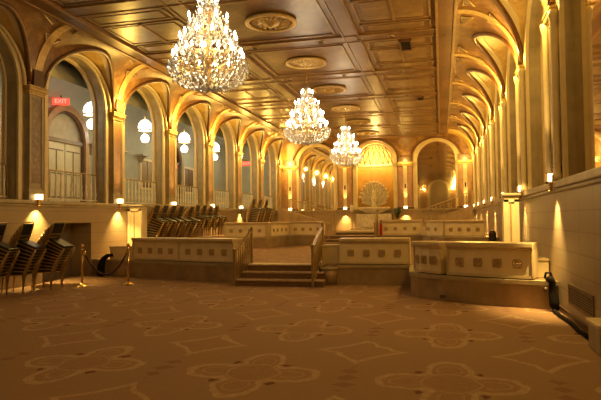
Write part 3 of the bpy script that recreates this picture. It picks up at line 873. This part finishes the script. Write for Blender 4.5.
# ------------------------------------------------------------ partition boxes
def face_point(a,b,u,off=0):
    a=Vector(a);b=Vector(b); p=a+(b-a)*u; t=(b-a).normalized(); n=Vector((t.y,-t.x)); return p+n*off
def partition(path,z0,zb,zc,label,nros,depth=.45,group=None,cap_h=.10,ro=.085):
    """box following a plan polyline (front edge, left to right seen from the camera)"""
    P=[Vector(p) for p in path]
    o=thing('partition_box',(P[0].x,P[0].y,z0),label,'partition',group)
    n=len(P); nr=[]
    for i in range(n):
        a=P[max(i-1,0)]; b=P[min(i+1,n-1)]; t=(b-a).normalized(); nr.append(Vector((t.y,-t.x)))
    O=P[0]
    def poly(off,inn,e=0):
        f=[P[i]+nr[i]*off for i in range(n)]; bk=[P[i]-nr[i]*inn for i in range(n)]
        if e:
            t0=(P[1]-P[0]).normalized(); t1=(P[-1]-P[-2]).normalized(); f[0]-=t0*e; bk[0]-=t0*e; f[-1]+=t1*e; bk[-1]+=t1*e
        return [(v.x-O.x,v.y-O.y) for v in f+bk[::-1]]
    m=MB(); m.prism(poly(0,depth),0,zb-z0); m.build('body','cream',o)
    m=MB(); m.prism(poly(.045,depth+.02,.0),zb-z0,zb-z0+.035); m.prism(poly(.07,depth+.03,.0),zb-z0+.035,zc-z0); m.build('cap','cream_cap',o,.008)
    m=MB(); m.prism(poly(.02,0.01,0),0,.045); m.build('foot_moulding','bronze' if False else 'cream_cap',o)
    # arc length positions
    L=[0]
    for i in range(1,n): L.append(L[-1]+(P[i]-P[i-1]).length)
    def at(d):
        d=min(max(d,0),L[-1]-1e-6)
        for i in range(1,n):
            if d<=L[i]: u=(d-L[i-1])/(L[i]-L[i-1]); p=P[i-1]+(P[i]-P[i-1])*u; t=(P[i]-P[i-1]).normalized(); return p,t
    zc0=(zb-z0)*.50
    for k in range(nros):
        d=L[-1]*(k+.75)/(nros+.5) if nros>1 else L[-1]/2
        p,t=at(d); nn=Vector((t.y,-t.x)); q=p+nn*.004-O
        T=Matrix(((t.x,nn.x,0,q.x),(t.y,nn.y,0,q.y),(0,0,1,zc0),(0,0,0,1)))
        r=MB(); s=ro
        r.prism([(s*f*math.cos(a),s*f*math.sin(a)) for a,f in [(PI/4+PI/2*(j//3)+(-.22,0,.22)[j%3],(1.12,1.2,1.12)[j%3]) for j in range(12)]],0,.018,T@Matrix.Rotation(-PI/2,4,'X')) 
        for j in range(8):
            a=2*PI*j/8; r.lathe([(.0,.0),(.020,.004),(.012,.03),(0,.034)],6,T@Matrix.Rotation(-PI/2,4,'X')@Matrix.Translation((s*.6*math.cos(a),s*.6*math.sin(a),0)))
        r.lathe([(.0,.0),(.028,.004),(.018,.035),(0,.04)],8,T@Matrix.Rotation(-PI/2,4,'X'))
        r.build('rosette','bronze',o)
    # vertical end beads
    for d in (.012,L[-1]-.012):
        p,t=at(d); nn=Vector((t.y,-t.x)); q=p+nn*.012-O; m=MB(); m.bar((q.x,q.y,.04),(q.x,q.y,zb-z0),.03,.03)
        m.build('edge_bead','cream_cap',o)
    return o
z0=P1+.03; zb=.985; zc=1.085
G1='cream partition boxes on the lower terrace edge'
partition([(-8.42,14.27),(-6.74,13.71)],z0,zb,zc,'cream partition box beside the rope stanchions, four square rosettes',4,group=G1)
partition([(-6.72,13.70),(-5.02,13.23)],z0,zb,zc,'cream partition box left of the front steps, four square rosettes',4,group=G1)
partition([(-2.36,13.22),(-.72,13.22)],z0,zb,zc,'cream partition box right of the front steps, in the middle of the hall',4,group=G1)
partition([(-.54,11.62),(-.42,11.34),(-.24,11.13),(-.02,10.97)],z0,zb,zc,'short curved cream partition box at the corner of the bulging terrace',3,group=G1,depth=.4)
partition([(.09,10.90),(.40,10.72),(.75,10.55),(1.10,10.40),(1.50,10.27)],z0,zb,zc+.01,'long curved cream partition box nearest the right wall',4,group=G1)
G2='cream partition boxes on the upper terrace edge'
z0=P2+.02; zb=1.37; zc=1.45
partition([(-8.08,20.30),(-7.2,20.42),(-6.50,20.65)],z0,zb,zc,'upper terrace partition box at far left below the stacked chairs',4,group=G2,ro=.07)
partition([(-6.42,20.9),(-6.33,21.9),(-6.22,22.85)],z0,zb,zc,'short upper terrace partition box turning back from the left bulge',4,group=G2,ro=.07)
partition([(-6.18,22.88),(-4.72,22.88)],z0,zb,zc,'upper terrace partition box left of the rear steps',4,group=G2,ro=.07)
partition([(-2.45,22.88),(-.76,22.88)],z0,zb,zc+.03,'upper terrace partition box right of the rear steps',4,group=G2,ro=.07)
partition([(-.58,22.3),(-.42,21.2),(-.15,20.65),(.06,20.42)],z0,zb,zc,'short curved upper terrace partition box on the right bulge',3,group=G2,ro=.07)
partition([(.10,20.40),(.8,20.15),(1.42,20.06)],z0,zb,zc,'upper terrace partition box nearest the right wall',4,group=G2,ro=.07)

# newel drum right of front steps and small low boxes
t=thing('stone_newel',(-2.6,13.2,0),'rounded low stone newel at the right end of the front steps','newel')
a=MB(); a.lathe([(.21,0),(.21,.34),(.19,.35)],24); a.build('drum','stone_base',t)
a=MB(); a.lathe([(.225,.35),(.24,.37),(.24,.40),(.22,.42)],24); a.build('cap','stone',t)
t=thing('low_box',(-2.62,13.62,P1),'small plain cream box between the right handrail and the middle partition','box')
a=MB(); a.box(-.2,.2,-.18,.18,0,.42); a.build('body','cream',t,.01)
a=MB(); a.box(-.215,.215,-.195,.195,.42,.46); a.build('cap','cream_cap',t,.005)
t=thing('low_box',(1.69,11.0,P1),'plain cream box in the gap between the right partition and the wall','box')
a=MB(); a.box(-.14,.14,-.22,.22,0,.30); a.build('body','cream',t,.01)
a=MB(); a.box(-.15,.15,-.24,.24,.30,.34); a.build('cap','cream_cap',t,.005)
t=thing('low_box',(-8.92,14.5,.30),'plain cream box at the left end of the front terrace, behind the rope','box')
a=MB(); a.box(-.28,.42,-.15,.15,0,.50); a.box(-.28,.42,-.12,.15,-.3,0); a.build('body','cream',t,.01)
a=MB(); a.box(-.30,.44,-.17,.17,.50,.54); a.build('cap','cream_cap',t,.005)
t=thing('low_box',(-.66,22.75,P2),'small cream box between the two right-hand upper partitions','box')
a=MB(); a.box(-.12,.12,-.2,.2,0,.32); a.build('body','cream',t,.01)
t=thing('low_riser',(-3.5,23.75,P2),'low cream-edged riser behind the rear steps','riser')
a=MB(); a.box(-.80,.80,-.4,.4,0,.10); a.build('base','steptread',t)
a=MB(); a.box(-.82,.82,-.42,.42,.10,.18); a.build('top','cream',t,.008)
t=thing('corner_pedestal',(1.755,7.12,0),'low cream stone pedestal cut by the right edge of the picture','pedestal')
a=MB(); a.box(-.09,.09,-.25,.25,0,.30); a.build('body','stone',t,.01)
a=MB(); a.box(-.11,.09,-.27,.27,.30,.34); a.build('cap','cream',t,.005)

# ------------------------------------------------------------ steps
def steps(name,label,x0,x1,yf,ztop,zb,n,run,spread=.0):
    t=thing(name,((x0+x1)/2,yf,zb),label,'steps')
    hw=(x1-x0)/2; rise=(ztop-zb)/n
    for k in range(n):
        e=spread*(n-1-k)
        tr=MB(); tr.box(-hw-e,hw+e,k*run,(n+.6)*run,k*rise,(k+1)*rise-.03); s=tr.build('step','steptread',t)
        tr=MB(); tr.box(-hw-e,hw+e,k*run-.025,(k+1)*run+ (run*.6 if k==n-1 else 0),(k+1)*rise-.035,(k+1)*rise); tr.build('nosing','nosing',s,.006)
steps('front_steps','three carpeted brown steps rising to the lower terrace, between gilt handrails',-4.62,-2.72,12.55,P1+.005,0,3,.30,.05)
steps('rear_steps','brown steps rising to the upper terrace in front of the end wall',-4.62,-2.62,22.05,P2+.005,P1,3,.28,.0)
def steprail(label,x,y0,z0,y1,z1,h0,h1,grp,n=7,dx=0):
    t=thing('step_railing',(x,y0,z0),label,'handrail',grp)
    L=y1-y0; dz=z1-z0
    a=MB(); a.bar((0,0,0),(0,0,h0+.02),.05,.05); a.lathe([(.03,h0+.02),(.045,h0+.05),(.02,h0+.09)],10); a.build('post','railgold',t)
    a=MB(); a.bar((dx,L,dz),(dx,L,dz+h1+.03),.05,.05); a.lathe([(.03,dz+h1+.03),(.045,dz+h1+.06),(.02,dz+h1+.1)],10,Matrix.Translation((dx,L,0))); a.build('post','railgold',t)
    a=MB(); a.bar((0,-.03,h0),(dx,L+.03,dz+h1),.065,.04); a.build('handrail','railgold',t)
    a=MB(); a.bar((0,0,.10),(dx,L,dz+.10),.03,.03); a.build('bottom_rail','railgold',t)
    for k in range(n):
        u=(k+1)/(n+1); zz=dz*u; b=MB()
        zt=h0+(dz+h1-h0)*u
        b.lathe([(.010,zz+.1),(.012,zz+.25),(.026,(zz+zt)/2),(.012,zt-.2),(.010,zt)],6,Matrix.Translation((dx*u,L*u,0)))
        b.tube([(dx*u,L*(u-.04),zz+.3),(dx*u,L*(u+.05),(zz+zt)/2),(dx*u,L*(u-.04),zt-.12)],.009,4)
        b.build('baluster','railgold',t)
GR='gilt railings on the terrace steps'
steprail('gilt railing on the left side of the front steps',-4.76,12.6,0,13.7,P1,.80,.82,GR,8,.05)
steprail('gilt railing on the right side of the front steps',-2.84,12.45,0,13.6,P1,.90,.92,GR,8,.0)
steprail('gilt railing on the left side of the rear steps',-4.62,22.0,P1,23.0,P2,.84,.95,GR,6,.35)
steprail('gilt railing on the right side of the rear steps',-2.52,22.0,P1,23.0,P2,.84,.95,GR,6,0)

# red extinguisher on the upper terrace
t=thing('fire_extinguisher',(-2.34,22.6,P2),'small red fire extinguisher beside the right rear railing','fire extinguisher')
a=MB(); a.lathe([(.05,0),(.055,.02),(.055,.40),(.04,.47),(.02,.50)],16); a.build('tank','red',t)
a=MB(); a.lathe([(.02,.50),(.02,.58)],8); a.bar((-.02,0,.58),(.06,0,.61),.02,.02); a.build('valve_handle','iron',t)

# ------------------------------------------------------------ wing piers
def wing(x0,x1,y,label):
    t=thing('wing_pier',((x0+x1)/2,y,P1),label,'pier'); hw=(x1-x0)/2; H=2.02-P1
    a=MB(); a.box(-hw,hw,0,.35,0,H); a.build('body','cream',t,.01)
    a=MB()
    for q in (-1,1): a.box(q*(hw-.06)-.05,q*(hw-.06)+.05,-.03,.01,.1,H-.08)
    a.box(-hw+.01,hw-.01,-.03,.01,H-.14,H-.02); a.box(-hw+.01,hw-.01,-.03,.01,.02,.14); a.build('raised_frame','cream',t)
    a=MB(); a.box(-hw-.04,hw+.06,-.08,.40,H-.0,H+.06); a.build('cap','stone',t,.01)
    a=MB(); a.bar((-.02,-.012,.14),(-.02,-.012,H-.14),.02,.03); a.build('centre_bead','bronze',t)
wing(1.36,1.70,13.45,'bright cream panelled pier projecting from the right wall behind the partition')
wing(-9.80,-9.30,16.30,'cream panelled pier projecting from the left wall beside stacked chairs')
light('SPOT','pier_fill',(1.20,12.3,3.6),900,GOLD,.08,cone=.5,blend=.6,aim=(1.6,13.45,1.3))  # added fill spot to brighten the right pier; no lamp hangs here
light('SPOT','pier_fill',(-9.1,15.2,3.6),500,GOLD,.08,cone=.5,blend=.6,aim=(-9.55,16.3,1.3))  # same added fill for the left pier, without a fixture

# ------------------------------------------------------------ stanchions and rope
def stanchion(x,y,label):
    t=thing('rope_stanchion',(x,y,0),label,'stanchion','brass rope stanchions')
    a=MB(); a.lathe([(.17,0),(.17,.012),(.14,.03),(.07,.055),(.035,.075),(.025,.09)],24); a.build('base','brass',t)
    a=MB(); a.lathe([(.024,.08),(.024,.88)],12); a.build('post','brass',t)
    a=MB(); a.lathe([(.03,.86),(.035,.88),(.02,.90),(.012,.92),(.04,.945),(.045,.97),(.03,1.0),(.008,1.02)],14); a.build('finial','brass',t)
    a=MB(); a.tube([(.03*math.cos(2*PI*k/12)+.04,.03*math.sin(2*PI*k/12),.86) for k in range(12)],.006,5,None,True); a.build('rope_ring','brass',t)
A=(-8.35,11.86); Bq=(-7.44,12.39)
stanchion(*A,'brass rope stanchion nearer the left wall and chair stacks'); stanchion(*Bq,'brass rope stanchion in front of the left partition box')
pts=[]
for k in range(21):
    u=k/20; x=A[0]+.04+(Bq[0]-A[0]-.04)*u; y=A[1]+(Bq[1]-A[1])*u; pts.append((x,y,.85-(.58*4*u*(1-u))*(1+.0*u)))
t=thing('velvet_rope',(A[0],A[1],0),'dark red velvet rope sagging between the two brass stanchions','rope')
loc=[(p[0]-A[0],p[1]-A[1],p[2]) for p in pts]
a=MB(); a.tube(loc,.022,8); a.build('cord','rope',t)
for q in (loc[:2],loc[-2:]): a=MB(); a.tube(q,.028,8); a.build('end_cap','brass',t)
t=thing('draped_cloth',(-9.3,14.2,0),'black cloth hanging off the low box onto the floor behind the rope','cloth')
a=MB(); a.tube([(.28,.0,.60),(.12,-.02,.58),(0,-.03,.48),(-.05,-.05,.30),(-.06,-.05,.12),(-.10,-.06,.03)],[.05,.06,.075,.10,.11,.09],10); a.build('folded_cloth','blackcloth',t)

# black fabric bundle and cable at right wall
t=thing('cable_bundle',(1.70,10.02,0),'black bundle hung at the terrace corner by the right wall','bundle')
a=MB(); a.tube([(-.02,-.02,.56),(.0,-.02,.52),(.04,-.03,.46),(.03,-.04,.36),(.05,-.07,.24),(.05,-.11,.12),(.07,-.16,.04)],[.04,.07,.06,.05,.075,.08,.05],10); a.build('folded_bundle','blackcloth',t)
a=MB(); a.tube([(-.02,0,.50),(-.07,-.01,.54),(-.05,-.01,.62),(.02,0,.62),(.04,0,.56)],.02,6); a.build('loop','blackcloth',t)
t=tag(MB().tube([(1.74,9.9,.03),(1.73,9.4,.03),(1.76,8.8,.03),(1.74,8.2,.03),(1.76,7.68,.03)],.03,8).build('floor_cable','blackcloth'),'thick black cable running on the carpet along the right wall','cable')
t=thing('wall_grille',(XR,8.55,.38),'bronze ventilation grille low on the right wall','grille')
a=MB()
for z in (-.14,.14): a.box(-.02,.0,-.70,.70,z-.02,z+.02)
for y in (-.70,.70): a.box(-.02,0,y-.02,y+.02,-.16,.16)
a.build('frame','grille',t)
a=MB(); a.box(-.006,-.002,-.68,.68,-.12,.12); a.build('backing','dark',t)
for k in range(7): b=MB(); b.bar((-.012,-.68,-.105+.035*k),(-.012,.68,-.105+.035*k),.012,.012); b.build('slat','grille',t)
t=thing('terrace_outlet',(.0,10.74,.10),'small dark outlet on the front of the curved terrace','outlet')
a=MB(); a.box(-.05,.05,-.02,.03,-.03,.03); a.build('plate','darkbrown',t)
t=thing('terrace_outlet',(1.66,10.13,.34),'small round dark outlet at the right end of the curved terrace','outlet')
a=MB(); a.lathe([(.0,0),(.04,0),(.04,.02),(0,.02)],12,Matrix.Rotation(PI/2,4,'X')); a.build('plate','darkbrown',t)
# dark urn-like litter bins by the right upper terrace
t=thing('dark_bin',(1.62,19.6,P1),'dark waste bin beside the right end of the upper partition','bin')
a=MB(); a.lathe([(.10,0),(.11,.02),(.12,.55),(.125,.57),(.11,.58)],18); a.build('body','iron',t)
a=MB(); a.lathe([(.11,.58),(.08,.63),(.02,.65)],18); a.build('lid','black',t)

# ------------------------------------------------------------ fountain
M['marble']=simple('carved_pale_marble',(.72,.62,.44),.5,0,.25,8,.2)
t=thing('wall_fountain',(EC[1]-.05,YE-.35,P2),'carved stone fountain with shell back in the end wall niche','fountain')
a=MB(); a.box(-1.05,1.05,-.35,.3,0,.95); a.box(-1.12,1.12,-.42,.3,0,.14); a.box(-.75,.75,-.5,.3,.14,.9); a.build('pedestal','marble',t,.02)
a=MB(); a.lathe([(.25,.92),(.55,1.02),(.95,1.25),(1.0,1.33),(.92,1.36),(.5,1.25)],28,Matrix.Diagonal((1,.55,1,1)),cap=False); a.build('basin','marble',t)
a=MB()
V=[(0,.16,1.35)];F=[];n=28
for k in range(n+1):
    an=PI*(-.12+1.24*k/n); r=.92*(1+.06*math.cos(k*PI)); V.append((r*math.cos(an)*.85,.10+.05*math.cos(k*PI),1.95+r*math.sin(an)*.95))
for k in range(n): F.append((0,k+2,k+1))
o=len(V); V2=[(x,y+.18,z) for x,y,z in V]
a.add(V,F); a.add(V2,[f[::-1] for f in F])
for k in range(1,n+1): a.add([V[k],V[k+1],V2[k+1],V2[k]],[(0,1,2,3)])
a.build('shell_back','marble',t)
a=MB()
for k in range(13):
    an=PI*k/12; a.lathe([(0,-.09),(.07,-.05),(.09,0),(.07,.06),(0,.09)],8,Matrix.Translation((.80*math.cos(an),.02,1.98+.90*math.sin(an))))
a.build('scalloped_rim','marble',t)
a=MB(); a.lathe([(.05,1.3),(.16,1.42),(.10,1.6),(.20,1.85),(.12,2.05),(.16,2.2),(.05,2.4)],14); a.build('spout_figure','marble',t)
for x,lab in ((-5.30,'white candle lamp on the ledge left of the fountain'),):
    t=thing('candle_lamp',(x-.0,YE-.6,P2),lab,'lamp')
    a=MB(); a.lathe([(.12,0),(.12,.03),(.03,.06),(.03,1.05),(.09,1.1)],12); a.build('stand','bronze',t)
    a=MB(); a.lathe([(.09,1.1),(.11,1.2),(.11,1.42),(.08,1.5)],14); a.build('glass','marble',t)
t=thing('potted_fern',(EC[1]+1.38,YE-.75,P2),'dark leafy plant in a pot to the right of the fountain','plant')
a=MB(); a.lathe([(.14,0),(.20,.05),(.24,.55),(.27,.6),(.22,.6)],16); a.build('pot','bronze',t)
leaf=simple('dark_leaf',(.05,.07,.025),.5,0,.4,20)
a=MB(); rn=random.Random(3)
for k in range(70):
    an=rn.uniform(0,2*PI); l=rn.uniform(.15,.38); h=rn.uniform(.2,.7); c_,s_=math.cos(an),math.sin(an); w_=.05
    p0=Vector((0,0,.6)); p1=Vector((c_*l*.5,s_*l*.5,.6+h)); p2=Vector((c_*l,s_*l,.6+h*.75)); sd=Vector((-s_*w_,c_*w_,0))
    a.add([p0,p1+sd,p2,p1-sd],[(0,1,2,3)])
a.build('foliage',leaf,t)

# ------------------------------------------------------------ balcony stairs at the end wall
def side_stair(xa,za,xb,zb,y,label):
    t=thing('stair_balustrade',(xa,y,P2),label,'balustrade')
    L=xb-xa; A_=za-P2; B_=zb-P2
    a=MB(); 
    lo,hi=(0,L) if L>0 else (L,0); zl,zh=(A_,B_) if L>0 else (B_,A_)
    a.add([(lo,-.06,0),(hi,-.06,0),(hi,-.06,zh-.75),(lo,-.06,zl-.75),(lo,.9,0),(hi,.9,0),(hi,.9,zh-.75),(lo,.9,zl-.75)],[(0,1,2,3),(4,7,6,5),(3,2,6,7),(0,3,7,4),(1,5,6,2)]); a.build('side_wall','stone_base',t)
    a=MB(); a.bar((0,0,A_),(L,0,B_),.07,.05); a.build('handrail','railgold',t)
    for q,z in ((0,A_),(L,B_)):
        b=MB(); b.bar((q,0,z-.8),(q,0,z+.08),.09,.09); b.build('post','railgold',t)
    n=16
    for k in range(n):
        u=(k+.5)/n; z=A_+(B_-A_)*u; b=MB(); b.lathe([(.014,z-.76),(.03,z-.55),(.014,z-.35),(.024,z-.2),(.012,z-.02)],6,Matrix.Translation((L*u,0,0))); b.build('baluster','railgold',t)
side_stair(-9.6,3.0,-6.3,1.95,32.9,'sloping balustraded stair at the far left corner below the mirror')
side_stair(1.7,3.0,-1.6,1.80,32.9,'sloping balustraded stair at the far right corner below the mirror')

# ------------------------------------------------------------ chairs
def make_chair():
    t=bpy.data.objects.new('banquet_chair',None); COL.objects.link(t); t.empty_display_size=.1
    w=.21
    a=MB(); a.box(-.20,.215,-.20,.20,.405,.457); a.build('seat_cushion','black',t,.018)
    a=MB(); a.tube([(-.22,-w,.40),(.235,-w,.40),(.235,w,.40),(-.22,w,.40)],.014,6,None,True); a.build('seat_frame','chairgold',t)
    for q in (-1,1):
        a=MB(); a.tube([(.235,q*w,.41),(.238,q*w,.2),(.240,q*w,0)],.015,6); a.build('leg','chairgold',t)
    for q in (-1,1):
        a=MB(); a.tube([(-.250,q*w,0),(-.232,q*w,.22),(-.222,q*w,.42)],.015,6); a.build('leg','chairgold',t)
    a=MB(); a.tube([(-.222,-w,.42),(-.228,-w,.62),(-.25,-w,.83),(-.252,-w+.03,.86),(-.252,w-.03,.86),(-.25,w,.83),(-.228,w,.62),(-.222,w,.42)],.015,6); a.bar((-.226,-w,.55),(-.226,w,.55),.02,.02); a.build('back_frame','chairgold',t)
    a=MB(); a.add([(-.245,-w+.03,.57),(-.215,-w+.03,.57),(-.215,w-.03,.57),(-.245,w-.03,.57),(-.265,-w+.03,.83),(-.235,-w+.03,.83),(-.235,w-.03,.83),(-.265,w-.03,.83)],[(3,2,1,0),(4,5,6,7),(0,1,5,4),(1,2,6,5),(2,3,7,6),(3,0,4,7)]); a.build('back_pad','black',t,.01)
    return t
proto=make_chair(); used=False
ORDU=['bottom','second up','third up','fourth up','fifth up','sixth up','seventh up','eighth up','ninth up','tenth up','eleventh up','twelfth up','thirteenth up']
def stack(x,y,z,rz,n,label,tilt=2.6,pitch=.085,group=''):
    global used
    Mx=Matrix.Translation((x,y,z))@Matrix.Rotation(rz,4,'Z')
    step=Matrix.Translation((.004,0,pitch))@Matrix.Rotation(math.radians(tilt),4,'Y')
    for k in range(n):
        if not used: o=proto; used=True
        else: o=copy_tree(proto)
        o.matrix_world=Mx
        tag(o,'gold-framed black chair, %s in %s'%('topmost' if k==n-1 else ORDU[k],label),'chair',group)
        Mx=Mx@step
ga='stacked chairs at the near left wall'; gb='stacked chairs behind the left partition boxes'; gc='stacked chairs on the upper terrace'
stack(-9.30,10.05,0,.20,9,'the stack cut by the left picture edge',2.8,group=ga)
stack(-9.15,10.70,0,.15,9,'the second stack from the left picture edge',2.8,group=ga)
stack(-8.95,11.40,0,.05,10,'the stack under the first ledge lamp',2.9,.078,group=ga)
stack(-9.42,12.0,0,.05,7,'the low stack beside the dark wall recess',2.8,group=ga)
OF=['first','second','third','fourth','fifth']
for i,y in enumerate((16.95,17.55,18.15,18.75)): stack(-9.35,y,P1,.08,10,'the %s stack behind the left partition'%OF[i],2.5,group=gb)
for i,y in enumerate((19.6,)): stack(-9.35,y,P1,.08,10,'the lone stack before the upper terrace edge',2.5,group=gb)
for i,y in enumerate((20.75,21.4,22.05,22.7)): stack(-9.35,y,P2,.05,6,'the %s stack just inside the upper terrace'%OF[i],2.5,group=gb)
for i,y in enumerate((26.6,27.6,28.7)): stack(-9.1,y,P2,.0,11,'the %s stack of the far upper-terrace group'%OF[i],1.5,group=gc)

# ------------------------------------------------------------ camera & world
cam=bpy.data.cameras.new('camera'); co=bpy.data.objects.new('camera',cam); COL.objects.link(co)
cam.sensor_fit='HORIZONTAL'; cam.sensor_width=36; cam.lens=564.3*36/601; cam.clip_start=.05; cam.clip_end=200
yaw,pitch,roll=.2441,.034,-.012
d=Vector((-math.sin(yaw)*math.cos(pitch),math.cos(yaw)*math.cos(pitch),math.sin(pitch)))
r=Vector((math.cos(yaw),math.sin(yaw),0)); u=r.cross(d)
r2=r*math.cos(roll)+u*math.sin(roll); u2=-r*math.sin(roll)+u*math.cos(roll)
co.matrix_world=Matrix(((r2.x,u2.x,-d.x,0),(r2.y,u2.y,-d.y,0),(r2.z,u2.z,-d.z,1.55),(0,0,0,1)))
scene.camera=co
wd=bpy.data.worlds.new('world'); scene.world=wd; wd.use_nodes=True
wd.node_tree.nodes['Background'].inputs[0].default_value=(.9,.6,.35,1); wd.node_tree.nodes['Background'].inputs[1].default_value=.012
scene.view_settings.view_transform='Standard'; scene.view_settings.look='None'; scene.view_settings.gamma=1; scene.view_settings.use_curve_mapping=False
scene.view_settings.exposure=-0.22
scene.cycles.max_bounces=6; scene.cycles.diffuse_bounces=2; scene.cycles.glossy_bounces=3; scene.cycles.transmission_bounces=4
scene.cycles.sample_clamp_indirect=4
scene.cycles.use_denoising=True
